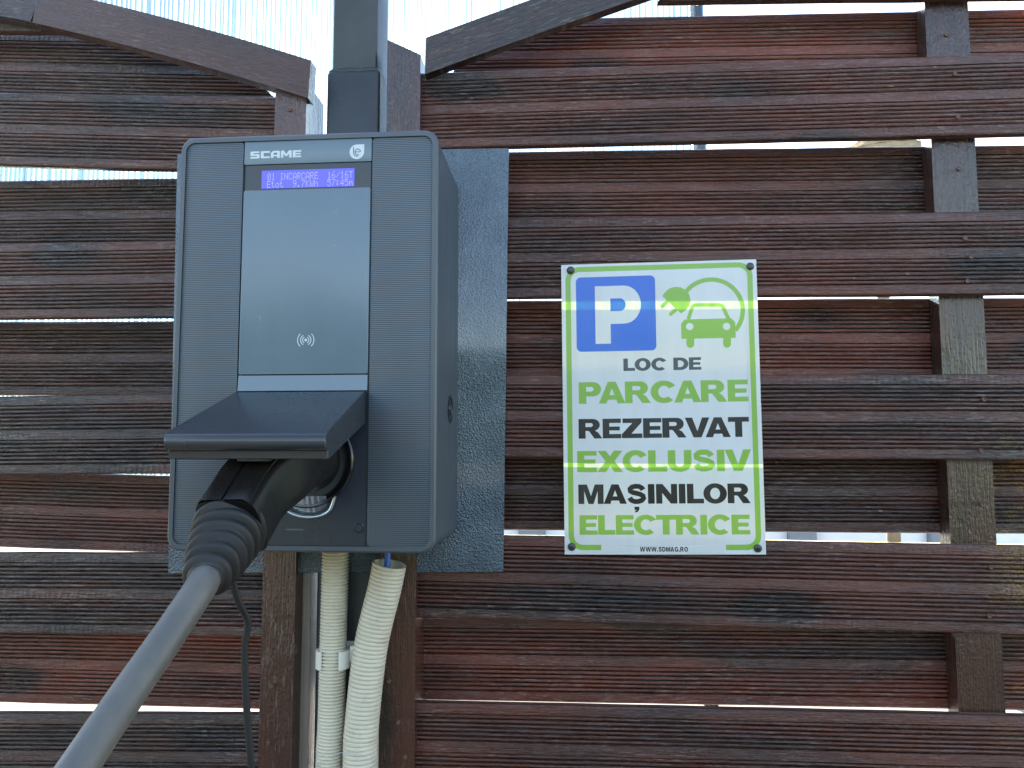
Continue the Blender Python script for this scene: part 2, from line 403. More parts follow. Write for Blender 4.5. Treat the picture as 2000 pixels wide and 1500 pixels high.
# straw parasol high beyond the fence
pc = at(1712, 262, 5.0)
pr = empty('straw_parasol', (pc.x, 5.0, 0), 'straw parasol whose pale thatch shows through the upper slit of the fence', 'parasol')
loft('pole', [Vector((pc.x, 5, 0)), Vector((pc.x, 5, pc.z - .1))], [.05, .04], M['pole'], pr, 12)
def thatch(cx, cy, top):
    V = []; Fc = []; rnd = random.Random(3)
    def cone(z0, z1, r0, r1, n, ln):
        b = len(V)
        for k in range(n):
            a = 2 * math.pi * k / n; V.append((cx + r0 * math.cos(a), cy + r0 * math.sin(a), z0)); V.append((cx + r1 * math.cos(a), cy + r1 * math.sin(a), z1))
        for k in range(n): a = b + 2 * k; c = b + 2 * ((k + 1) % n); Fc.append((a, c, c + 1, a + 1))
        for k in range(n * 14):
            a = rnd.uniform(0, 6.283); t = rnd.random() ** .5; r = r0 + (r1 - r0) * t; z = z0 + (z1 - z0) * t
            dr = ln * rnd.uniform(.6, 1.3); sl_ = (z1 - z0) / (r1 - r0); j = rnd.uniform(-.02, .03)
            p = Vector((cx + r * math.cos(a), cy + r * math.sin(a), z + .02)); q = Vector((cx + (r + dr) * math.cos(a), cy + (r + dr) * math.sin(a), z + dr * sl_ + .01 + j))
            sd = Vector((-math.sin(a), math.cos(a), 0)) * .006; b2 = len(V); V.extend([p - sd, p + sd, q]); Fc.append((b2, b2 + 1, b2 + 2))
    cone(top, top - .22, .04, .42, 20, .08); cone(top - .12, top - .55, .25, .95, 28, .1); cone(top - .42, top - .82, .75, 1.35, 32, .1)
    return V, Fc
tv, tf = thatch(pc.x, 5.0, pc.z)
part('thatch', tv, tf, M['thatch'], pr, None)

# ribbed see-through plastic sheet behind the fence
PY = .62
pl, pr_ = at(-900, 500, PY).x, at(1387, 500, PY).x
zt_, zb_ = 2.75, at(700, 1010, PY).z
ps = empty('plastic_sheet', (0, PY, 1.2), 'clear twin-wall plastic sheet with fine upright ribs standing behind the fence', 'plastic sheet')
part('sheet_skin', [(pl, PY, zb_), (pr_, PY, zb_), (pr_, PY, zt_), (pl, PY, zt_), (pl, PY + .008, zb_), (pr_, PY + .008, zb_), (pr_, PY + .008, zt_), (pl, PY + .008, zt_)],
     [(0, 1, 2, 3), (5, 4, 7, 6)], M['poly'], ps, None)
V, Fc = [], []
x = pl + .004
while x < pr_:
    j = random.uniform(-.0004, .0004); wd = random.choice((.0002, .0003, .0004, .0008)); b = len(V)
    for yy in (PY + .0004, PY + .0076):
        V += [(x + j - wd, yy, zb_), (x + j + wd, yy, zb_), (x + j + wd, yy, zt_), (x + j - wd, yy, zt_)]
    Fc += [(b, b + 1, b + 2, b + 3), (b + 4, b + 7, b + 6, b + 5), (b, b + 3, b + 7, b + 4), (b + 1, b + 5, b + 6, b + 2)]
    x += .0105 * random.choice((.8, 1, 1, 1.2, 1, .5))
tag(part('sheet_ribs', V, Fc, M['polyweb'], ps, None), kind='stuff')
for px in (-850, 1375):
    p = at(px, 500, PY)
    pst = loft('sheet_post', [Vector((p.x, PY + .03, 0)), Vector((p.x, PY + .03, 2.75))], [(.012, .012, 6), (.012, .012, 6)], M['post'], ps, 16)

# ------------------------------------------------------------------ fence boards
BH, BT = .083, .011
FRONT, POST0, REAR = 0.0, .0118, .034
def profile():
    """(y, z) around the board, front first from bottom to top; y=0 is the front face"""
    f = []
    r = .0028
    for i in range(5): a = math.radians(90 * i / 4); f.append((r - r * math.sin(a), r - r * math.cos(a) if False else r * (1 - math.cos(a))))
    f = [(r * (1 - math.sin(math.radians(18 * i))), r * (1 - math.cos(math.radians(18 * i)))) for i in range(6)]
    def ribs(z0):
        for k in range(6):
            z = z0 + k * .0042
            f.extend([(.0003, z - .0005), (.0022, z + .0003), (.0020, z + .0006), (.0007, z + .0012), (.0001, z + .0019), (0, z + .0025), (.00012, z + .0031)])
        f.extend([(.0001, z0 + 6 * .0042 - .0003), (.0014, z0 + 6 * .0042 + .0003), (.0000, z0 + 6 * .0042 + .0011)])
    ribs(.0105); f.append((0, .0415)); ribs(.0470)
    top = [(y, BH - z) for y, z in reversed([(r * (1 - math.sin(math.radians(18 * i))), r * (1 - math.cos(math.radians(18 * i)))) for i in range(6)])]
    f.extend(top)
    b = [(BT - .0025, BH), (BT - .0007, BH - .0007), (BT, BH - .0025), (BT, .0025), (BT - .0007, .0007), (BT - .0025, 0)]
    return f + b
PROF = profile()
def board_mesh(L, seed, cutL=0, cutR=0, warp=.0008, face='board'):
    """local x 0..L, z 0..BH; cut = shift of the end at the top edge"""
    n = max(6, int(L / .022)); m = len(PROF); V = []; Fc = []
    for i in range(n + 1):
        t = i / n
        for (y, z) in PROF:
            xx = t * L + (cutL * (1 - t) + cutR * t) * z / BH
            wy = noise.noise(Vector((xx * 2.2, seed * 9.1, 0))) * warp
            wz = noise.noise(Vector((xx * 3.0, seed * 5.3, 4))) * warp * .9
            jy = noise.noise(Vector((xx * 38, z * 700, seed * 3.3))) * .00028 if y < .004 else 0
            jz = noise.noise(Vector((xx * 14, z * 60, seed * 1.3))) * .0004
            V.append((xx, y + wy + max(0, jy), z + wz + jz))
    for i in range(n):
        for k in range(m):
            k2 = (k + 1) % m; Fc.append((i * m + k, i * m + k2, (i + 1) * m + k2, (i + 1) * m + k))
    Fc.append(tuple(range(m - 1, -1, -1))); Fc.append(tuple(n * m + k for k in range(m)))
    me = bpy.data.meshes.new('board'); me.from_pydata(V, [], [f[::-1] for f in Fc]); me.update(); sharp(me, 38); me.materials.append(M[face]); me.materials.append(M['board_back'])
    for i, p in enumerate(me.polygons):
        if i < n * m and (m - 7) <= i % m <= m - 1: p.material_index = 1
    return me
MESHES = {}
def board(parent, Y, x0, x1, zl, zr, cutL=0, cutR=0, label=None, seed=None):
    """zl, zr: height of the lower edge at the left and right ends"""
    L = x1 - x0; variant = seed if seed is not None else random.randrange(3)
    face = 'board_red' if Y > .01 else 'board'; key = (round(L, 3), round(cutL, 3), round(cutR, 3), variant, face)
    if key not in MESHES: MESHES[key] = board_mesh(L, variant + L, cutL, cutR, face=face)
    a = math.atan2(zr - zl, L)
    o = link('board', MESHES[key], [], parent, Vector((x0, Y, zl)), Matrix.Rotation(-a, 3, 'Y'))
    if label: o['label'] = label
    return o
def board_px(parent, Y, xs, xe, pL, pR, edge, **kw):
    """pL, pR = (px, py) of the visible 'top' or 'bottom' edge at two places; xs, xe = world ends"""
    ym = Y + BT * .6 if ((edge == 'bottom') == (pL[1] < 880)) and Y == FRONT else Y   # the edge seen against the gap is the far one
    a, b = at(*pL, ym), at(*pR, ym); k = (b.z - a.z) / (b.x - a.x); off = -BH if edge == 'top' else 0
    return board(parent, Y, xs, xe, a.z + k * (xs - a.x) + off, a.z + k * (xe - a.x) + off, **kw)

def plank(name, parent, p0, p1, width, y0, y1, mat, bev=.002, curve=0, end0=0, end1=0):
    """straight or arched timber between two points of the upright plane (x,z), local x runs along the grain"""
    a = Vector((p0[0], 0, p0[1])); b = Vector((p1[0], 0, p1[1])); L = (b - a).length; ang = math.atan2(b.z - a.z, b.x - a.x)
    n = 16 if curve else 2; bm = bmesh.new(); rings = []
    for i in range(n + 1):
        t = i / n; zc = curve * 4 * t * (1 - t); ring = []
        for (yy, zz) in ((y0, -width / 2), (y0, width / 2), (y1, width / 2), (y1, -width / 2)):
            sh = (end0 * (1 - t) + end1 * t) * zz / width
            ring.append(bm.verts.new((t * L + sh, yy, zc + zz)))
        rings.append(ring)
    longe = []
    for i in range(n):
        for k in range(4):
            bm.faces.new((rings[i][k], rings[i][(k + 1) % 4], rings[i + 1][(k + 1) % 4], rings[i + 1][k]))
    bm.faces.new(rings[0][::-1]); bm.faces.new(rings[-1])
    bm.edges.ensure_lookup_table()
    longe = [e for e in bm.edges if len(e.link_faces) == 2 and e.calc_face_angle(0) > .6]
    bmesh.ops.bevel(bm, geom=longe, offset=bev, segments=3, profile=.5, affect='EDGES')
    bmesh.ops.recalc_face_normals(bm, faces=bm.faces)
    me = bpy.data.meshes.new(name); bm.to_mesh(me); bm.free(); sharp(me, 40); me.materials.append(mat)
    return link(name, me, [], parent, Vector((a.x, 0, a.z)), Matrix.Rotation(-ang, 3, 'Y'))

def X(px, py, Y): return at(px, py, Y).x
def Z(px, py, Y): return at(px, py, Y).z
SF, SB = -.010, .046                           # stile front and back

# ---- right panel
rp = empty('fence_panel', (.35, .02, 0), 'dark red-brown slatted fence panel carrying the parking sign, right of the charger', 'fence panel', 'fence panels either side of the grey post')
RXE = X(2650, 800, FRONT)
rx0 = X(800, 1200, FRONT)
rx0r = rx0
fr_right = [  # pL, pR, edge
    ((1000, 291), (1850, 270), 'bottom'), ((1000, 585), (1900, 578), 'bottom'), ((985, 893), (1870, 899), 'bottom'),
    ((985, 1044), (1870, 1060), 'top'), ((835, 1368), (1950, 1392.5), 'top')]
rr_right = [((1000, 295), (1820, 284), 'top'), ((1000, 586), (1850, 581), 'top'), ((985, 1036), (1870, 1042), 'bottom'), ((835, 1368), (1885, 1387), 'bottom')]

for i, (a, b, e) in enumerate(fr_right): board_px(rp, FRONT, rx0, RXE, a, b, e, seed=i)
for i, (a, b, e) in enumerate(rr_right): board_px(rp, REAR, rx0r, RXE, a, b, e, seed=i + 10)
# boards cut by the sloping top rail
zr = Z(1300, 8, FRONT)
board_px(rp, FRONT, X(1285, 8, FRONT), RXE, (1400, 7), (1900, 1), 'bottom', cutL=.105, seed=20)
board_px(rp, REAR, X(850, 170, REAR), RXE, (1290, 31), (1815, 20), 'top', cutL=.066, seed=21)
zb = Z(1400, 7, FRONT)
for k in (1, 2):                               # above the picture, following the arch
    xs = X(1285, 8, FRONT) + (.154 * k - .07) * 1.9; zz = zb + .154 * k - .07
    board(rp, REAR, xs - .02, RXE, zz - .006, zz - .006, cutL=.105, seed=22); board(rp, FRONT, xs + .14, RXE, zz + .07, zz + .07, cutL=.105, seed=23)
z0 = Z(835, 1369, FRONT) - BH; k = 1
while z0 - .154 * k > .02:                     # below the picture down to the ground
    board(rp, REAR, rx0, RXE, z0 - .154 * k + .076, z0 - .154 * k + .074, seed=31); board(rp, FRONT, rx0, RXE, z0 - .154 * k, z0 - .154 * k - .002, seed=30); k += 1
# timbers
w1 = X(821, 600, SF) - X(754, 600, SF)
stz = at(790, 88, SF)
xc0 = X(787, 88, SF) ; 
plank('stile', rp, (X(786, 600, SF), 0.02), (X(789, 92, SF), Z(789, 92, SF)), w1, SF, SB, M['frame'], end1=.018)
plank('top_rail', rp, (X(832, 112, SF), Z(832, 112, SF)), (X(1700, -190, SF), Z(1700, -190, SF)), .0375, SF - .003, -.0006, M['frame'], end0=.013, curve=.002)
plank('batten', rp, (X(1904, 1100, POST0), .02), (X(1904, 1100, POST0), 2.25), .0425, POST0 + .0005, REAR - .0005, M['frame'])
plank('batten', rp, (X(2640, 1100, POST0), .02), (X(2640, 1100, POST0), 2.25), .0425, POST0 + .0005, REAR - .0005, M['frame'])

# ---- left panel
lp = empty('fence_panel', (-.75, .02, 0), 'dark red-brown slatted fence panel with sloping arched top rail, left of the charger', 'fence panel', 'fence panels either side of the grey post')
LXS = X(-700, 800, FRONT); lx1 = X(545, 1200, FRONT)
fl = [((0, 326), (345, 335), 'bottom'), ((0, 625), (340, 622), 'bottom'), ((0, 927), (330, 926), 'bottom'), ((0, 1078), (330, 1079), 'top'), ((0, 1390), (500, 1391), 'top')]
rl = [((0, 352), (345, 347), 'top'), ((0, 628), (335, 626), 'top'), ((0, 1069), (330, 1081), 'bottom'), ((0, 1373), (500, 1386), 'bottom')]
for i, (a, b, e) in enumerate(fl): board_px(lp, FRONT, LXS, lx1, a, b, e, seed=40 + i)
for i, (a, b, e) in enumerate(rl): board_px(lp, REAR, LXS, lx1, a, b, e, seed=50 + i)
board_px(lp, REAR, LXS, X(560, 200, REAR), (0, 62), (345, 68), 'top', cutR=-.095, seed=60)
board_px(lp, FRONT, LXS, X(130, 66, FRONT), (-300, 64), (0, 66), 'bottom', cutR=-.15, seed=61)
z0 = Z(250, 1390, FRONT) - BH; k = 1
while z0 - .154 * k > .02:
    board(lp, REAR, LXS, lx1, z0 - .154 * k + .076, z0 - .154 * k + .074, seed=51); board(lp, FRONT, LXS, lx1, z0 - .154 * k, z0 - .154 * k + .002, seed=41); k += 1
wl_ = X(574, 1300, SF) - X(509, 1300, SF)
plank('stile', lp, (X(541, 1300, SF), .02), (X(541, 1300, SF), Z(572, 160, SF)), wl_, SF, SB, M['frame'])
plank('top_rail', lp, (X(76, 14, SF - .004), Z(76, 14, SF - .004)), (X(607, 158, SF - .004), Z(607, 158, SF - .004)), .0395, SF - .008, -.0006, M['frame'], curve=.0035, end1=-.010)
plank('top_rail', lp, (X(-560, -30, SF - .004), Z(-560, -30, SF - .004)), (X(74, 13, SF - .004), Z(74, 13, SF - .004)), .0395, SF - .008, -.0006, M['frame'], curve=.012)
plank('batten', lp, (X(-520, 1100, POST0), .02), (X(-520, 1100, POST0), 1.98), .0425, POST0 + .0005, REAR - .0005, M['frame'])

# nails
nailv = []
def nail_mesh():
    bm = bmesh.new(); n = 10; rs = ((.0, -.0010), (.0008, -.0011), (.0012, -.0019), (.0018, -.0020), (.0022, -.0012), (.0022, .002))
    rings = [[bm.verts.new((r * math.cos(6.2832 * k / n), y, r * math.sin(6.2832 * k / n))) for k in range(n)] for r, y in rs[1:]]
    bm.faces.new(rings[0])
    for a, b in zip(rings, rings[1:]):
        for k in range(n): bm.faces.new((a[k], a[(k + 1) % n], b[(k + 1) % n], b[k]))
    bmesh.ops.recalc_face_normals(bm, faces=bm.faces); me = bpy.data.meshes.new('nail'); bm.to_mesh(me); bm.free(); sharp(me, 40); me.materials.append(M['nail']); return me
NM = nail_mesh()
for px, py, Y in ((1865, 145, 0), (1871, 229, 0), (1885, 466, 0), (1896, 502, 0), (1889, 549, 0), (1921, 780, 0), (1916, 880, 0), (1935, 1108, 0), (1932, 1203, 0), (1848, 68, POST0), (1873, 330, POST0), (1918, 985, POST0), (760, 1330, SF), (778, 1410, SF), (792, 1478, SF)):
    link('nail', NM, [], rp, at(px, py, Y) + Vector((0, .0006, 0)))
for px, py in ((535, 1210), (531, 1340), (524, 1450), (566, 215)):
    link('nail', NM, [], lp, at(px, py, SF) + Vector((0, .0006, 0)))

# ------------------------------------------------------------------ steel post, timber strip, backing plate
sp = empty('steel_post', (X(690, 700, .01), .03, 0), 'square dark grey steel post rising behind the charger between the fence panels', 'post')
PF = .003
px0, px1 = X(637, 200, PF), X(741, 200, PF)
box('sleeve', px0, px1, PF, PF + .06, 0, Z(690, 137, PF), M['post'], sp, .0035, 3)
ux0, ux1 = X(650, 60, PF + .006), X(737, 60, PF + .006)
box('tube', ux0, ux1, PF + .006, PF + .054, Z(690, 139, PF), 2.75, M['post'], sp, .003, 3)
bm = bmesh.new()                                # lumpy weld bead where the thinner tube enters the sleeve
pth = []
zc = Z(690, 136, PF)
for k in range(49):
    t = k / 48 * 4; s_ = int(t) % 4; u = t - int(t)
    c4 = [(ux0, PF + .006), (ux1, PF + .006), (ux1, PF + .054), (ux0, PF + .054)]; a = c4[s_]; b = c4[(s_ + 1) % 4]
    pth.append(Vector((a[0] + (b[0] - a[0]) * u, a[1] + (b[1] - a[1]) * u, zc + .001)))
bm.free()
loft('weld', pth, [.0030 + .0012 * random.random() for _ in pth], M['post'], sp, 8)
ws = box('wood_strip', X(588, 1200, .02), X(611, 1200, .02), .012, .034, .02, Z(600, 1060, .02), M['rawwood'], None, .001)
tag(ws, 'narrow bare weathered wood strip beside the grey post below the charger', 'wood strip')
# turn the grain upright
def upright_grain(o):
    R = Matrix.Rotation(math.radians(90), 3, 'Y'); me = o.data
    for v in me.vertices: v.co = R @ v.co
    o.rotation_euler = Matrix.Rotation(math.radians(-90), 3, 'Y').to_euler()
upright_grain(ws)

PL = -.0040
c = [at(346, 300, PL), at(994, 289, PL), at(983, 1117, PL), at(328, 1120, PL)]
plate = prism('backing_plate', [(v.x, v.z) for v in (c[3], c[2], c[1], c[0])], PL, -.0012, M['hammered'], None, .0004)
tag(plate, 'textured blue-grey metal sheet mounted behind the charger, sticking out on its right', 'metal plate')

# ------------------------------------------------------------------ charging station
CY = -.130                                      # front plane of the bezel
cx0, cx1 = X(338, 700, CY), X(853, 700, CY)
cz0, cz1 = Z(600, 1079, CY), Z(600, 261, CY)
ch = empty('charging_station', ((cx0 + cx1) / 2, -.005, cz0), 'dark grey wall-mounted electric car charger with its socket cover hanging open', 'car charger')
bm = bmesh.new(); bm.free()
prism('casing', rrect(cx0 + .0008, cx1 - .0008, cz0 + .0008, cz1 - .0008, .011), CY + .0085, PL - .0006, M['casing'], ch, .001)
# bezel ring
def ring_prism(name, outer, inner, y0, y1, mat, parent, bev):
    bm = bmesh.new(); n = len(outer); rows = []
    prof = [(outer, y1, 0), (outer, y0 + bev, 0), (outer, y0, bev), (inner, y0, -bev * .6), (inner, y0 + bev * .6, 0), (inner, y1, 0)]
    cx = sum(p[0] for p in outer) / n; cz = sum(p[1] for p in outer) / n
    for pts, y, ins in prof:
        rows.append([bm.verts.new((p[0] - math.copysign(ins, p[0] - cx), y, p[1] - math.copysign(ins, p[1] - cz))) for p in pts])
    for a, b in zip(rows, rows[1:]):
        for k in range(n): bm.faces.new((a[k], a[(k + 1) % n], b[(k + 1) % n], b[k]))
    return bm_part(name, bm, mat, parent, 25)
bw = .0042
ring_prism('bezel', rrect(cx0, cx1, cz0, cz1, .012), rrect(cx0 + bw, cx1 - bw, cz0 + bw, cz1 - bw, .008), CY, CY + .008, M['casing'], ch, .0016)
prism('front_plate', rrect(cx0 + bw + .0003, cx1 - bw - .0003, cz0 + bw + .0003, cz1 - bw - .0003, .0075), CY + .0045, CY + .0080, M['casing'], ch)
GY = CY + .0012
mx0, mx1 = X(469, 560, CY), X(721, 560, CY)     # the middle column
gz0, gz1 = cz0 + bw + .0009, cz1 - bw - .0009
def grille_panel(x0, x1):
    return prism('grille_panel', rrect(x0, x1, gz0, gz1, .003), GY, CY + .0042, M['grille'], ch, .0006)
grille_panel(cx0 + bw + .0009, mx0 - .0010); grille_panel(mx1 + .0010, cx1 - bw - .0009)
# middle column from the top: name strip, display window, smooth cover
za, zb1, zc1, zd, ze = Z(600, 272, CY), Z(600, 318, CY), Z(600, 369, CY), Z(600, 730, CY), Z(600, 763, CY)
name_panel = prism('name_panel', rrect(mx0, mx1, zb1 + .0004, gz1, .0006), CY + .0012, CY + .0042, M['smooth'], ch, .0003)
dw = prism('display_window', rrect(mx0 + .001, mx1 - .0005, zc1 + .0005, zb1 - .0002, .0004), CY + .0022, CY + .0042, M['window'], ch)
l0, l1, lz0, lz1 = X(511, 348, CY + .0018), X(692, 348, CY + .0018), Z(600, 366, CY + .0018), Z(600, 331, CY + .0018)
scr = prism('screen', rrect(l0, l1, lz0, lz1, .0003), CY + .0018, CY + .0024, M['lcd'], ch)
cover = prism('front_cover', rrect(mx0 + .0006, mx1 - .0004, zd, zc1, .0008), CY + .0004, CY + .0042, M['smooth'], ch, .0007, seg=3)
# sloping strip under the cover
part('hinge_strip', [(mx0 + .0006, CY + .0006, zd - .0012), (mx1 - .0004, CY + .0006, zd - .0012), (mx1 - .0004, CY - .0008, ze), (mx0 + .0006, CY - .0008, ze),
                     (mx0 + .0006, CY + .0042, zd - .0012), (mx1 - .0004, CY + .0042, zd - .0012), (mx1 - .0004, CY + .0042, ze), (mx0 + .0006, CY + .0042, ze)],
     [(3, 2, 1, 0), (0, 1, 5, 4), (2, 3, 7, 6), (1, 2, 6, 5), (3, 0, 4, 7)], M['smooth'], ch, None)
# lower socket plate, hollow round the socket
SY = CY + .0035
sc = at(602, 899, SY); sr = .0405
def plate_with_hole(x0, x1, z0, z1, y, yb, cx, cz, r):
    bm = bmesh.new(); n = 48; inner = []; outer = []; back = []
    for k in range(n):
        a = 2 * math.pi * k / n; ca, sa = math.cos(a), math.sin(a); inner.append(bm.verts.new((cx + r * ca, y, cz + r * sa)))
        t = min(((x1 - cx) / ca if ca > 1e-6 else 1e9), ((x0 - cx) / ca if ca < -1e-6 else 1e9), ((z1 - cz) / sa if sa > 1e-6 else 1e9), ((z0 - cz) / sa if sa < -1e-6 else 1e9))
        outer.append(bm.verts.new((cx + t * ca, y, cz + t * sa))); back.append(bm.verts.new((cx + r * ca, yb, cz + r * sa)))
    for k in range(n):
        j = (k + 1) % n; bm.faces.new((inner[k], inner[j], outer[j], outer[k])); bm.faces.new((inner[k], back[k], back[j], inner[j]))
    for (px_, pz_) in ((x0, z0), (x1, z0), (x1, z1), (x0, z1)):   # square off the corners
        near = sorted(outer, key=lambda v: (v.co.x - px_) ** 2 + (v.co.z - pz_) ** 2)[0]
        near.co.x, near.co.z = px_, pz_
    bmesh.ops.recalc_face_normals(bm, faces=bm.faces)
    return bm
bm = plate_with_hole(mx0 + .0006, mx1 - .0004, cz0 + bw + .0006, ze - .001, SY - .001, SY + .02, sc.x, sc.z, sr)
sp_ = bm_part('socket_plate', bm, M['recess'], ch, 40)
def lathe_y(name, cx, cz, prof, mat, parent, n=48, a0=0, a1=360):
    V = []; Fc = []; full = a1 - a0 >= 360; m = n if full else n + 1
    for r, y in prof:
        for k in range(m):
            a = math.radians(a0 + (a1 - a0) * k / n); V.append((cx + r * math.cos(a), y, cz + r * math.sin(a)))
    for i in range(len(prof) - 1):
        for k in range(n): k2 = (k + 1) % m; Fc.append((i * m + k, i * m + k2, (i + 1) * m + k2, (i + 1) * m + k))
    return part(name, V, Fc, mat, parent, 35)
sk = lathe_y('socket', sc.x, sc.z, [(.0404, SY + .001), (.0404, SY - .0035), (.0392, SY - .0048), (.0375, SY - .0045), (.0365, SY - .002), (.0355, SY - .0015), (.0345, SY - .0032), (.0335, SY - .0030), (.0325, SY), (.031, SY + .022), (.0001, SY + .023)], M['black'], ch)
# glossy scoop shaped latch under the socket
lc = at(603, 975, SY)
pts = [at(x_, y_, SY - .003) for x_, y_ in ((548, 968), (551, 985), (563, 999), (582, 1007), (604, 1010), (627, 1007), (643, 998), (650, 984), (655, 966))]
lt = loft('latch', spline(pts, 4), [.0016] * 33, M['chrome'], sk, 10)
V = []; Fc = []; nn = 22
for i in range(nn):
    t = i / (nn - 1); xx = at(566 + 74 * t, 980, SY).x; fl_ = (.0008 if i % 3 == 1 else 0)
    zb_1 = at(600, 1002 - 16 * abs(2 * t - 1) ** 2.5, SY).z; zt_1 = at(600, 968, SY).z
    V += [(xx, SY - .0040 - .003 * (1 - (2 * t - 1) ** 2) + fl_, zt_1), (xx, SY - .0026 - .002 * (1 - (2 * t - 1) ** 2) + fl_, (zt_1 + zb_1) / 2), (xx, SY - .001, zb_1)]
for i in range(nn - 1):
    for k in range(2): a = i * 3 + k; Fc.append((a, a + 1, a + 4, a + 3))
part('latch_cup', V, Fc, M['chrome'], lt, 50)
lk = at(702, 1031, SY - .001)
lock = lathe_y('lock', lk.x, lk.z, [(.0042, SY), (.0042, SY - .0018), (.0037, SY - .0020), (.0034, SY - .0013), (.0031, SY - .0013), (.0029, SY - .0024), (.0001, SY - .0026)], M['recess'], ch, 24)
# faint raised marks under the latch
b0 = at(558, 1036, SY - .002); b1 = at(592, 1033, SY - .002)
box('bar_mark', b0.x, b1.x, SY - .0014, SY - .0008, b0.z, b1.z, M['faint'], ch)
# side push-through hole cap on the right flank
hc = at(882, 800, 0); t = (cx1 - CAM.x) / (ray(882, 800).x); hp = CAM + ray(882, 800) * t
hp.y = -.052
V = []; Fc = []; n = 28
rs = ((.0135, -.0005), (.0135, .0008), (.0115, .0010), (.0110, .0001), (.0060, .0001), (.0055, .0012), (.0001, .0014))
for r, xo in rs:
    for k in range(n): a = 2 * math.pi * k / n; V.append((cx1 - .0008 + xo, hp.y + r * math.cos(a), hp.z + r * math.sin(a)))
for i in range(len(rs) - 1):
    for k in range(n): Fc.append((i * n + k, i * n + (k + 1) % n, (i + 1) * n + (k + 1) % n, (i + 1) * n + k))
part('side_cap', V, Fc, M['black'], ch, 35)

# socket lid, swung out
hl, hr = at(470, 772, CY - .001), at(720, 762, CY - .001); hx0, hx1 = mx0 + .0012, mx1 - .0010
LY = -.276
fl0, fr0 = at(320, 851, LY), at(636, 851, LY)
zh = Z(720, 764, CY - .002); zhb = Z(720, 832, CY - .002)
zf = Z(480, 846, LY)                             # top of the front edge
zfb = Z(480, 880, LY); zlb = Z(480, 897, LY + .012)
def side(t):                                     # (y, z) outline of the lid from hinge top round the nose to hinge bottom
    o = [(CY - .0015, zh), (CY - .012, zh - .0014)]
    o += [(LY + .0062, zf + .0009)]
    for i in range(9): a = math.radians(90 + 180 * i / 8); zc_ = (zf + zfb) / 2; o.append((LY + .0045 + .0048 * math.cos(a), zc_ + (zf - zfb) / 2 * math.sin(a)))
    o += [(LY + .0075, zfb - .0004), (LY + .0082, zlb + .0006), (LY + .010, zlb), (LY + .013, zlb + .0004), (CY - .010, zhb + .0006), (CY - .0015, zhb + .001)]
    return o
o = side(0); n = len(o); V = []; Fc = []
steps = [0, .006, .994, 1]
for s_ in steps:
    ins = .0007 if s_ in (0, 1) else 0
    for (y, z) in o:
        t = (y - CY) / (LY - CY); a = hx0 + (fl0.x - hx0) * t; b = hx1 + (fr0.x - hx1) * t
        V.append((a + (b - a) * s_, y + (ins if y < (CY + LY) / 2 else -ins), z + (-ins if z > (zh + zhb) / 2 - .02 * t else ins)))
for i in range(len(steps) - 1):
    for k in range(n): k2 = (k + 1) % n; Fc.append((i * n + k, (i + 1) * n + k, (i + 1) * n + k2, i * n + k2))
Fc.append(tuple(range(n))); Fc.append(tuple(3 * n + k for k in range(n - 1, -1, -1)))
lid = part('socket_lid', V, Fc, M['lid'], ch, 28)
a_, b_ = at(462, 893, LY + .010), at(522, 893, LY + .010)
box('finger_catch', a_.x, b_.x, LY + .0105, LY + .020, zlb - .0015, zlb + .003, M['lid'], lid, .0008)

# ---------------------------------------------------------------- flat lettering tools
def ell(cx, cy, rx, ry, a0=0, a1=360, n=28):
    return [(cx + rx * math.cos(math.radians(a0 + (a1 - a0) * i / n)), cy + ry * math.sin(math.radians(a0 + (a1 - a0) * i / n))) for i in range(n + (0 if a1 - a0 == 360 else 1))]
def stroke(pts, wd):
    L, R = [], []
    for i, p in enumerate(pts):
        a = pts[max(0, i - 1)]; b = pts[min(len(pts) - 1, i + 1)]; dx, dy = b[0] - a[0], b[1] - a[1]; l = math.hypot(dx, dy) or 1
        nx, ny = -dy / l * wd / 2, dx / l * wd / 2; L.append((p[0] + nx, p[1] + ny)); R.append((p[0] - nx, p[1] - ny))
    return L + R[::-1]
def bowl(x0, x1, y0, y1, r):
    return [(x0, y0), (x1 - r, y0)] + ell(x1 - r, (y0 + y1) / 2, r, (y1 - y0) / 2, -90, 90, 14)[1:-1] + [(x1 - r, y1), (x0, y1)]
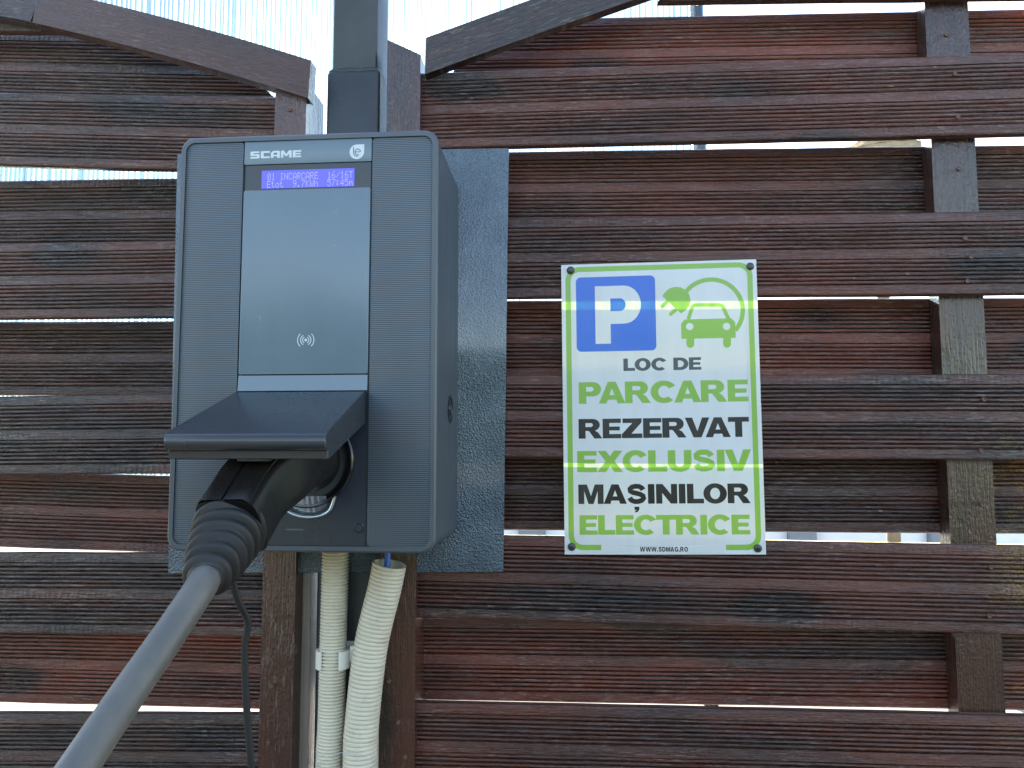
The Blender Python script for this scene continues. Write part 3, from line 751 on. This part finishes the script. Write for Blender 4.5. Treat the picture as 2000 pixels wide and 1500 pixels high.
G = {  # glyphs as (width, [(polygon, ink?)...]) with cap height 1
 'E': (.80, [([(0,0),(.8,0),(.8,.22),(.29,.22),(.29,.4),(.74,.4),(.74,.6),(.29,.6),(.29,.78),(.79,.78),(.79,1),(0,1)], 1)]),
 'L': (.76, [([(0,0),(.76,0),(.76,.24),(.3,.24),(.3,1),(0,1)], 1)]),
 'T': (.88, [([(.29,0),(.59,0),(.59,.76),(.88,.76),(.88,1),(0,1),(0,.76),(.29,.76)], 1)]),
 'I': (.30, [([(0,0),(.3,0),(.3,1),(0,1)], 1)]),
 'Z': (.88, [([(0,0),(.88,0),(.88,.23),(.42,.23),(.86,.8),(.86,1),(.04,1),(.04,.77),(.46,.77),(0,.2)], 1)]),
 'X': (1.04, [([(0,0),(.35,0),(.52,.28),(.69,0),(1.04,0),(.7,.51),(1.02,1),(.68,1),(.52,.74),(.36,1),(.02,1),(.34,.51)], 1)]),
 'V': (1.04, [([(.35,0),(.69,0),(1.04,1),(.73,1),(.52,.32),(.31,1),(0,1)], 1)]),
 'A': (1.06, [([(0,0),(.31,0),(.36,.17),(.7,.17),(.75,0),(1.06,0),(.69,1),(.37,1)], 1), ([(.43,.385),(.63,.385),(.53,.70)], 0)]),
 'M': (1.16, [([(0,0),(.27,0),(.27,.66),(.46,0),(.7,0),(.89,.66),(.89,0),(1.16,0),(1.16,1),(.76,1),(.58,.40),(.4,1),(0,1)], 1)]),
 'N': (.96, [([(0,0),(.28,0),(.28,.54),(.66,0),(.96,0),(.96,1),(.68,1),(.68,.47),(.3,1),(0,1)], 1)]),
 'W': (1.50, [([(.24,0),(.56,0),(.75,.62),(.94,0),(1.26,0),(1.5,1),(1.22,1),(1.09,.38),(.9,1),(.6,1),(.41,.38),(.28,1),(0,1)], 1)]),
 'O': (1.06, [(ell(.53, .5, .53, .52), 1), (ell(.53, .5, .22, .29), 0)]),
 'D': (.98, [(bowl(0, .98, 0, 1, .5), 1), (bowl(.3, .68, .23, .77, .25), 0)]),
 'P': (.90, [(bowl(.0, .90, .34, 1, .33), 1), ([(0,0),(.3,0),(.3,.345),(0,.345)], 1), (bowl(.3, .60, .56, .78, .11), 0)]),
 'R': (1.02, [(bowl(.0, .92, .39, 1, .30), 1), ([(0,0),(.3,0),(.3,.395),(0,.395)], 1), ([(.68,0),(1.02,0),(.85,.30),(.66,.44),(.36,.42),(.46,.36)], 1), (bowl(.3, .62, .59, .79, .10), 0)]),
 'U': (.94, [([(0,1),(0,.38)] + ell(.47, .38, .47, .40, 180, 360, 16)[1:] + [(.94,1),(.64,1),(.64,.38)] + ell(.47, .38, .17, .16, 360, 180, 10)[1:] + [(.3,1)], 1)]),
 'C': (1.00, [(ell(.53, .5, .53, .52, 32, 312, 30) + ell(.53, .5, .23, .28, 312, 32, 20), 1)]),
 'G': (1.06, [(ell(.53, .5, .53, .52, 36, 320, 30) + ell(.53, .5, .23, .28, 320, 36, 20), 1), ([(.55,.37),(1.04,.37),(1.04,.14),(.80,.06),(.76,.2),(.55,.2)][:0] or [(.56,.36),(1.04,.36),(1.04,.56),(.56,.56)], 1), ([(.78,.1),(1.04,.1),(1.04,.37),(.78,.37)], 1)]),
 'S': (.92, [(stroke([(.76,.71),(.70,.81),(.58,.885),(.42,.895),(.26,.86),(.165,.76),(.18,.645),(.30,.575),(.46,.535),(.62,.485),(.755,.40),(.78,.28),(.69,.17),(.54,.115),(.38,.11),(.23,.17),(.14,.31)], .25), 1)]),
 '.': (.30, [([(0,0),(.3,0),(.3,.25),(0,.25)], 1)]),
 ' ': (.38, []),
}
KERN = {'CA': -.10, 'VA': -.20, 'RV': -.07, 'AT': -.12, 'PA': -.13, 'AR': -.04, 'TR': -.04, 'LO': -.05, 'XC': -.05, 'EX': -.02, 'IV': -.02, 'CT': -.05, 'EC': -.03, 'MA': -.03, 'AS': -.04, 'ZE': .02, 'RC': -.03, 'IN': .04, 'NI': .04, 'IL': .04, 'SI': .03, 'RI': .02}
def text_polys(s, x0, x1, y0, y1, gap=.03, cedilla=None):
    """letters filling the box; returns (polygon, ink?) in design units; x right, y up"""
    tot = sum(G[c][0] for c in s) + gap * (len(s) - 1) + sum(KERN.get(s[i:i + 2], 0) for i in range(len(s) - 1)); kx = (x1 - x0) / tot; ky = y1 - y0; out = []; x = x0
    for i, c in enumerate(s):
        wd, ps_ = G[c]
        for p, ink in ps_: out.append(([(x + a * kx, y0 + b * ky) for a, b in p], ink))
        if cedilla == i:
            m_ = x + wd * kx / 2; q = ky
            out.append(([(m_ - .12 * q, y0 - .15 * q), (m_ + .13 * q, y0 - .15 * q), (m_ + .13 * q, y0 - .29 * q), (m_ + .04 * q, y0 - .42 * q), (m_ - .10 * q, y0 - .45 * q), (m_ - .09 * q, y0 - .38 * q), (m_ + .01 * q, y0 - .32 * q), (m_ - .12 * q, y0 - .31 * q)], 1))
        x += (wd + gap + KERN.get(s[i:i + 2], 0)) * kx
    return out

def flat_mesh(layers, eps=1e-6):
    """layers: list of (polygon, material index), later ones on top; triangulated into one flat sheet"""
    verts, edges, polys = [], [], []
    for poly_, mi in layers:
        b = len(verts); q = []
        for p in poly_:
            if not q or math.hypot(p[0] - q[-1][0], p[1] - q[-1][1]) > 1e-5: q.append(p)
        if math.hypot(q[0][0] - q[-1][0], q[0][1] - q[-1][1]) < 1e-5: q.pop()
        n = len(q); verts += [Vector(p) for p in q]; edges += [(b + i, b + (i + 1) % n) for i in range(n)]
        polys.append((q, mi, min(p[0] for p in q), max(p[0] for p in q), min(p[1] for p in q), max(p[1] for p in q)))
    vo, eo, fo, ov, oe, of = delaunay_2d_cdt(verts, edges, [], 0, eps)
    def wind(q, x, y):
        wn = 0
        for i in range(len(q)):
            a, b = q[i - 1], q[i]
            if a[1] <= y < b[1] and (b[0] - a[0]) * (y - a[1]) - (x - a[0]) * (b[1] - a[1]) > 0: wn += 1
            elif b[1] <= y < a[1] and (b[0] - a[0]) * (y - a[1]) - (x - a[0]) * (b[1] - a[1]) < 0: wn -= 1
        return wn
    V = [(v.x, v.y) for v in vo]; Fo = []; Mo = []
    for f in fo:
        x = sum(V[i][0] for i in f) / len(f); y = sum(V[i][1] for i in f) / len(f); mi = None
        for q, m, xa, xb, ya, yb in reversed(polys):
            if xa <= x <= xb and ya <= y <= yb and wind(q, x, y): mi = m; break
        if mi is not None: Fo.append(tuple(f)); Mo.append(mi)
    return V, Fo, Mo

# ------------------------------------------------------------------ the parking sign
SGY = -.0022
tl, tr, br, bl_ = at(1096, 516, SGY), at(1477, 508, SGY), at(1496, 1083, SGY), at(1103, 1083, SGY)
SW = ((tr - tl).length + (br - bl_).length) / 2; SH = ((tl - bl_).length + (tr - br).length) / 2
def D(px, py):                                   # pixel of the photograph -> sign coordinates in mm (x right, y up)
    p = at(px, py, SGY) - bl_; ux = (br - bl_).normalized(); uy = (tl - bl_).normalized()
    return (p.dot(ux) * 1000, p.dot(uy) * 1000)
W_, H_ = SW * 1000, SH * 1000
layers = [([(0, 0), (W_, 0), (W_, H_), (0, H_)], 0)]
def add(polys, mi, base=0):
    for p, ink in polys: layers.append((p, mi if ink else base))
def rr(x0, x1, y0, y1, r, n=8): return rrect(x0, x1, y0, y1, r, n)
bx0, bx1 = D(1104, 800)[0] - .2, D(1473, 800)[0]
bx0 = W_ * .021; bx1 = W_ * .979; by0 = H_ * .0145; by1 = H_ * .991; t_ = W_ * .027
layers.append((rr(bx0, bx1, by0, by1, 14), 1)); layers.append((rr(bx0 + t_, bx1 - t_, by0 + t_, by1 - t_, 14 - t_), 0))
layers.append(([(W_ * .185, by0 - .5), (W_ * .805, by0 - .5), (W_ * .805, by0 + t_ + .3), (W_ * .185, by0 + t_ + .3)], 0))
# blue square with P
q0, q1 = D(1125, 687.5), D(1277, 538.5)
layers.append((rr(q0[0], q1[0], q0[1], q1[1], 5), 2))
a, b = D(1162, 672), D(1249, 557.5)
add(text_polys('P', a[0], b[0], a[1], b[1]), 0, 2)
# electric car: lead, plug, body
def Zp(x, y): return D(1080 + x / 4.651, 490 + y / 4.651)
cc = Zp(1428, 545); rad = abs(Zp(1428 + 288, 545)[0] - cc[0])
layers.append((stroke(ell(cc[0], cc[1], rad, rad * 1.0, 148, -42, 40), 4.4), 1))
layers.append(([Zp(*p) for p in ((985, 415), (1012, 375), (1050, 345), (1100, 331), (1150, 336), (1200, 362), (1230, 405), (1241, 455), (1228, 505), (1195, 545), (1155, 573))], 1))
def cap_stroke(p, q, wd):
    a = math.atan2(q[1] - p[1], q[0] - p[0]); r = wd / 2
    return [(q[0] + r * math.cos(a + t), q[1] + r * math.sin(a + t)) for t in [math.radians(x) for x in range(-90, 91, 22)]] + [(p[0] + r * math.cos(a + t), p[1] + r * math.sin(a + t)) for t in (math.pi / 2, -math.pi / 2)]
layers.append((cap_stroke(Zp(1045, 452), Zp(985, 508), 3.6), 1)); layers.append((cap_stroke(Zp(1130, 520), Zp(1062, 578), 3.6), 1))
layers.append((stroke([Zp(1222, 625), Zp(1258, 512), Zp(1272, 500), Zp(1290, 497), Zp(1500, 497), Zp(1522, 503), Zp(1534, 515), Zp(1588, 625)], 3.6), 1))
a = Zp(1160, 803); b = Zp(1647, 618)
layers.append(([(a[0], a[1]), (b[0], a[1]), (b[0], b[1] - 4.5), (b[0] - 1.2, b[1] - 2.5), (b[0] - 4, b[1]), (a[0] + 4, b[1]), (a[0] + 1.2, b[1] - 2.5), (a[0], b[1] - 4.5)], 1))
for wx in (1241, 1575):
    p, q = Zp(wx, 790), Zp(wx, 850); layers.append((cap_stroke(p, q, 7.6), 1))
for hx in (1235, 1570):
    p = Zp(hx, 692); layers.append((ell(p[0], p[1], 3.6, 3.6), 0))
def line(s, x0, x1, yt, yb, mi, ced=None, gap=.03):
    a, b = D(x0, yb), D(x1, yt); add(text_polys(s, a[0], b[0], a[1], b[1], gap, ced), mi)
line('LOC DE', 1216.5, 1368, 698.5, 725, 4)
line('PARCARE', 1129.5, 1459.5, 742.5, 789, 1)
line('REZERVAT', 1129.5, 1461.5, 815.5, 857, 3, None, .02)
line('EXCLUSIV', 1127, 1466, 879, 922.5, 1)
line('MASINILOR', 1129.5, 1464.5, 945.5, 984.5, 3, 2)
line('ELECTRICE', 1132, 1464, 1006.5, 1044.5, 1, None, .03)
line('WWW.SDMAG.RO', 1250, 1343.5, 1069, 1078, 3, None, .12)
V, Fo, Mo = flat_mesh(layers, 1e-5)
ux = (br - bl_).normalized(); uy = (tl - bl_).normalized()
sg = empty('parking_sign', bl_, 'white parking sign with a blue P and green electric car, screwed to the fence', 'sign')
me = bpy.data.meshes.new('sign_sheet')
me.from_pydata([tuple((ux * x + uy * y) / 1000 + Vector((0, noise.noise(Vector((x * .012, y * .009, 1))) * .0011, 0))) for x, y in V], [], Fo); me.update()
for m in SM: me.materials.append(m)
me.polygons.foreach_set('material_index', Mo)
link('sign_sheet', me, [], sg, bl_)
def screw(px, py):
    p = at(px, py, SGY); n = 16
    o = lathe_y('screw', p.x, p.z, [(.0040, SGY + .0008), (.0040, SGY - .0004), (.0036, SGY - .0014), (.0024, SGY - .0021), (.0001, SGY - .0023)], M['screw'], sg, n)
    for a in (math.radians(35), math.radians(125)):
        d = Vector((math.cos(a), 0, math.sin(a))) * .0019; e = Vector((-math.sin(a), 0, math.cos(a))) * .00035; c = Vector((p.x, SGY - .00245, p.z))
        part('slot', [c - d - e, c + d - e, c + d + e, c - d + e], [(0, 1, 2, 3)], M['black'], o, None)
for px, py in ((1114.5, 528), (1465, 520.5), (1116.5, 1068), (1480, 1071)): screw(px, py)

# ------------------------------------------------------------------ marks on the charger
def flat_part(name, polys, Y, mat, parent, to):
    """polys in design coords, `to` maps to (x,z)"""
    V, Fo, Mo = flat_mesh([(p, ink) for p, ink in polys], 1e-6); keep = [f for f, m in zip(Fo, Mo) if m]
    W3 = [(*to(v),) for v in V]; used = sorted({i for f in keep for i in f}); idx = {u: k for k, u in enumerate(used)}
    return part(name, [(W3[u][0], Y, W3[u][1]) for u in used], [tuple(idx[i] for i in f) for f in keep], mat, parent, None)
def rect(x0, y0, x1, y1): return [(x0, y0), (x1, y0), (x1, y1), (x0, y1)]
sc_polys = []
def sq(ox, polys): sc_polys.extend([([(ox + x, y) for x, y in p], 1) for p in polys])
sq(0, [[(.06,.0),(1.0,0),(1.08,.08),(1.08,.56),(1.0,.62),(.34,.62),(.34,.76),(1.05,.76),(1.05,1),(.1,1),(.0,.92),(.0,.45),(.08,.38),(.76,.38),(.76,.25),(.0,.25),(0,.0)]])
sq(1.22, [[(.08,0),(1.05,0),(1.05,.25),(.34,.25),(.34,.75),(1.05,.75),(1.05,1),(.08,1),(0,.9),(0,.1)]])
sq(2.40, [[(0,0),(.32,0),(.32,.24),(.74,.24),(.74,0),(1.06,0),(1.06,.9),(.96,1),(.26,1),(0,.72)]])
sq(3.58, [[(0,0),(.3,0),(.3,.58),(.52,.2),(.74,.2),(.96,.58),(.96,0),(1.26,0),(1.26,1),(.92,1),(.63,.5),(.34,1),(0,1)]])
sq(4.96, [[(0,0),(1.0,0),(1.0,.24),(.32,.24),(.32,.39),(.95,.39),(.95,.61),(.32,.61),(.32,.76),(1.0,.76),(1.0,1),(0,1)]])
sc_polys.append(([(2.72, .44), (3.14, .44), (3.14, .74), (2.80, .74), (2.72, .66)], 0))
ly = CY + .0010
p0, p1 = at(489, 310, ly), at(588.5, 293, ly)
flat_part('lettering', sc_polys, ly, M['lettering'], name_panel, lambda v: (p0.x + v[0] / 5.96 * (p1.x - p0.x), p0.z + v[1] * (p1.z - p0.z)))
# drop shaped emblem
e0 = at(697, 296, ly); k_ = .0145 / 2 * .9
drop = ell(0, 0, 1, 1, 90, 360, 30) + [(1, 1), (.9, 1.02)][:1]
emb = [(drop, 1), (stroke([(-.46, .62), (-.46, -.1), (-.36, -.42), (-.1, -.6), (.2, -.58)] , .15), 0),
       (stroke([(-.22, -.02), (.48, -.02)], .14), 0), (stroke(ell(.12, -.02, .38, .38, 0, 300, 18), .14), 0)]
flat_part('emblem', emb, ly, M['lettering'], name_panel, lambda v: (e0.x + v[0] * k_, e0.z - .0002 + v[1] * k_ * 1.02))
# contactless mark
n0 = at(597, 664, CY); ny = CY + .0002
nf = [(ell(0, 0, .16, .16), 1)]
for r in (.36, .60, .95):
    for a in (0, 180): nf.append((stroke(ell(0, 0, r, r, a - (62 if r < .9 else 48), a + (62 if r < .9 else 48), 16), .10), 1))
flat_part('contactless_mark', nf, ny, M['lettering'], cover, lambda v: (n0.x + v[0] * .0076, n0.z + v[1] * .0076))
# bulb-like icon right of the screen
d0 = at(713, 346, CY + .002)
flat_part('flame_mark', [(stroke([(0, 1), (-.45, 0), (-.45, -.5), (0, -.9), (.45, -.5), (.45, 0), (0, 1)], .12), 1)], CY + .0020, M['faint'], dw, lambda v: (d0.x + v[0] * .0028, d0.z + v[1] * .0042))
# screen text, 5x7 dots
FN = {'0': '01110100011001110101110011000101110', '1': '00100011000010000100001000010001110', 'I': '01110001000010000100001000010001110',
 'N': '10001100011100110101100111000110001', 'C': '01110100011000010000100001000101110', 'A': '01110100011000110001111111000110001',
 'R': '11110100011000111110101001001010001', 'E': '11111100001000011110100001000011111', '6': '00110010001000011110100011000101110',
 '/': '00000000010001000100010001000000000', 'T': '11111001000010000100001000010000100', 't': '01000010001110001000010000100100110',
 'o': '00000000000111010001100011000101110', '9': '01110100011000101111000010001001100', '.': '00000000000000000000000000110001100',
 '7': '11111000010001000100010000100001000', 'K': '10001100101010011000101001001010001', 'W': '10001100011000110101101011010101010',
 'h': '10000100001011011001100011000110001', ':': '00000011000110000000011000110000000', '5': '11111100001111000001000011000101110',
 '4': '00010001100101010010111110001000010', 'm': '00000000001101010101101011000110001'}
V, Fc = [], []
sy = CY + .0016
for row, s in enumerate(('01 INCARCARE  16/16T', 'Etot  9.7KWh  57:45m')):
    for i, c in enumerate(s):
        if c == ' ': continue
        for r in range(7):
            for q in range(5):
                if FN[c][r * 5 + q] == '1':
                    cw = (l1 - l0) * .93 / 20; px_ = l0 + (l1 - l0) * .062 + i * cw + q * cw / 6; chh = (lz1 - lz0) * .40; pz_ = lz1 - (lz1 - lz0) * (.16 + .43 * row) - r * chh / 7.2
                    b = len(V); V += [(px_, sy, pz_), (px_ + cw / 6.4, sy, pz_), (px_ + cw / 6.4, sy, pz_ - chh / 7.6), (px_, sy, pz_ - chh / 7.6)]; Fc.append((b, b + 3, b + 2, b + 1))
part('screen_text', V, Fc, M['lcdt'], scr, None)

# ------------------------------------------------------------------ plug and cable
pg = empty('charging_cable', at(602, 899, CY), 'black charging plug with ribbed rubber boot and thick grey cable, pushed into the charger', 'charging cable')
ctrl = [at(602, 899, -.122), at(600, 900, -.150), at(575, 903, -.178), at(545, 918, -.208), at(497, 958, -.238), at(453, 1030, -.270)]
path = spline(ctrl, 6)
rad_ = []
N_ = len(path)
for i in range(N_):
    t = i / (N_ - 1)
    if t < .30: rad_.append((.0262, .0262, 2.0))
    else:
        u = (t - .30) / .70; rad_.append((.0262 - .0048 * min(1, u * 1.2), .0262 - .0040 * min(1, u * 1.2), 2 + 2.6 * min(1, u * 1.6)))
plug = loft('plug_body', path, rad_, M['handle'], pg, 36, ang=45)
# raised top grip with a centre seam
fr_ = frames(path)
for sgn in (-1, 1):
    V = []; Fc = []; idxs = list(range(12, N_)); 
    for j, i in enumerate(idxs):
        t, s, u = fr_[i]; hw, hh, e = rad_[i]; k2 = min(1, j / 4) * .82
        for (a_, b_) in ((.0006, 1.02), (.0010, 1.07), (hw * k2 * .8, 1.06), (hw * k2, .93), (hw * k2, .80)):
            V.append(path[i] + s * (sgn * a_) + u * (hh * b_))
    for j in range(len(idxs) - 1):
        for k in range(4): a = j * 5 + k; q = (a, a + 1, a + 6, a + 5); Fc.append(q if sgn > 0 else q[::-1])
    part('grip_half', V, Fc, M['handle'], plug, 50)
# boot: rib after rib, tapering
b0, b1 = at(453, 1026, -.266), at(399, 1136, -.338)
mid = b0.lerp(b1, .5) + Vector((0, 0, -.001))
bp = spline([b0, mid, b1], 40); nb = len(bp); brd = []
for i in range(nb):
    t = i / (nb - 1); base = .0240 + (.0122 - .0240) * t ** 1.2
    ph = (t * 6.3) % 1.0
    edge = 1 - .35 * max(0, (t - .965) / .035) ** 2
    prof_ = (ph / .70) ** .45 if ph < .70 else max(0, 1 - ((ph - .70) / .18) ** 2)
    brd.append(((base - .0048 + .0048 * prof_) * edge * 1.03, (base - .0048 + .0048 * prof_) * edge * .97, 2.3))
loft('boot', bp, brd, M['rubber'], pg, 36, ang=60)
cctrl = [at(405, 1122, -.330), at(390, 1150, -.345), at(330, 1240, -.368), at(245, 1362, -.398), at(152, 1500, -.430), at(20, 1700, -.465), at(-160, 2050, -.50),
         Vector((-.33, -.53, 1.02)), Vector((-.40, -.62, .62)), Vector((-.50, -.8, .18)), Vector((-.72, -1.15, .012)), Vector((-1.5, -1.9, .012)), Vector((-2.2, -2.9, .012))]
cp = spline(cctrl, 10)
loft('cable', cp, [.0088] * len(cp), M['cable'], pg, 24, ang=60)
# thin strap hanging from the plug
sctrl = [at(445, 1085, -.285), at(455, 1140, -.285), at(468, 1180, -.283), at(484, 1215, -.280), at(478, 1262, -.280), at(479, 1330, -.28), at(483, 1400, -.28), at(491, 1500, -.28), at(500, 1640, -.275), at(508, 1720, -.27)]
spth = spline(sctrl, 6)
loft('strap', spth, [(.0023, .0013, 3)] * len(spth), M['strap'], pg, 12)

# ------------------------------------------------------------------ conduits
def conduit(name, ctrl, r, pitch, amp, label, extra=None, smooth_rings=False):
    root = empty(name, (ctrl[-1].x, ctrl[-1].y, 0), label, 'conduit', 'corrugated conduits below the charger')
    p = resample(spline(ctrl, 14), pitch / 6)
    rd = []
    for i in range(len(p)):
        ph = (i % 6) / 6; v_ = (1.0, 1.0, .93, .25, .0, .35)[i % 6] if not smooth_rings else (1, 1, 1, .97, .9, .0)[i % 6]
        rd.append(r - amp * (1 - v_))
    loft('tube', p, rd, M['conduit'], root, 22, ang=75, caps=(False, False))
    return root, p
cy1 = -.0165
c1 = [at(655, 1040, cy1), at(655, 1090, cy1), at(650.5, 1265, cy1), at(647, 1412, cy1), at(643, 1500, cy1)]
c1 += [Vector((c1[-1].x - .001, cy1, c1[-1].z - .2)), Vector((c1[-1].x, cy1, .35)), Vector((c1[-1].x, cy1, .02))]
conduit('conduit', c1, .0132, .0032, .0026, 'thinner ivory corrugated conduit rising straight up into the charger')
cy2 = -.021
c2 = [at(761, 1101, cy2 - .004), at(751, 1150, cy2 - .002), at(724, 1265, cy2), at(707, 1412, cy2), at(703, 1500, cy2)]
c2 += [Vector((c2[-1].x + .001, cy2, c2[-1].z - .2)), Vector((c2[-1].x, cy2, .35)), Vector((c2[-1].x, cy2, .02))]
root2, p2 = conduit('conduit', c2, .0165, .0041, .0024, 'wider ivory corrugated conduit leaning right with an open top end', smooth_rings=True)
t0 = (p2[0] - p2[3]).normalized()
loft('inner_wall', [p2[0], p2[0] - t0 * .03], [.0142, .0138], M['conduit'], root2, 22, caps=(False, True))
fr0 = frames([p2[0], p2[3]])[0]
V = []; Fc = []
for rr_ in (.0162, .0142):
    for k in range(22): a = 2 * math.pi * k / 22; V.append(p2[0] + (fr0[1] * math.cos(a) + fr0[2] * math.sin(a)) * rr_ + t0 * .0002)
for k in range(22): Fc.append((k, (k + 1) % 22, 22 + (k + 1) % 22, 22 + k))
part('rim', V, Fc, M['conduit'], root2, None)
bw_ = spline([p2[0] - t0 * .04, p2[0] - t0 * .01 + Vector((-.002, .003, 0)), at(757, 1085, cy2 + .002), at(756, 1060, cy2 + .002)], 6)
tag(loft('blue_wire', bw_, [.0030] * len(bw_), M['bluewire'], None, 12), 'short blue wire coming out of the open conduit end under the charger', 'wire')
# clip
k0 = at(651, 1285, cy1)
cl = empty('conduit_clip', (k0.x, .002, k0.z), 'ivory plastic clip gripping the thinner conduit on the grey post', 'clip')
def clip_jaw(a0, a1, name):
    pts_i, pts_o = [], []
    for i in range(13):
        a = math.radians(a0 + (a1 - a0) * i / 12); pts_o.append((math.cos(a) * .0168, math.sin(a) * .0168)); pts_i.append((math.cos(a) * .0133, math.sin(a) * .0133))
    n = len(pts_o); V = []; Fc = []; hz = .0085
    for z in (-hz, hz):
        for (x, y) in pts_o + pts_i[::-1]: V.append((k0.x + x, cy1 + y, k0.z + z))
    m = 2 * n
    for k in range(m): Fc.append((k, (k + 1) % m, m + (k + 1) % m, m + k))
    Fc.append(tuple(range(m - 1, -1, -1))); Fc.append(tuple(range(m, 2 * m)))
    return part(name, V, Fc, M['clip'], cl, 30)
clip_jaw(-52, 90, 'jaw'); clip_jaw(90, 232, 'jaw')
box('clip_base', k0.x - .006, k0.x + .024, .0004, PF - .0003, k0.z - .009, k0.z + .012, M['clip'], cl, .0003)
box('clip_wing', k0.x + .0165, k0.x + .024, -.018, .0004, k0.z - .004, k0.z + .012, M['clip'], cl, .001)
# thin tie wire round both conduits near the bottom
tw = [at(px_, py_, Y_) for px_, py_, Y_ in ((606, 1492, -.012), (600, 1478, -.014), (608, 1484, -.020), (614, 1500, -.026), (622, 1490, -.030), (640, 1478, -.034), (668, 1470, -.036), (700, 1474, -.040), (722, 1482, -.040), (738, 1500, -.032), (730, 1515, -.030), (690, 1522, -.040), (640, 1510, -.034), (610, 1506, -.020))]
tw = spline(tw, 6)
tag(loft('tie_wire', tw, [.00025] * len(tw), M['wire'], None, 6), 'thin loose loops of wire round the conduits at the bottom', 'wire')
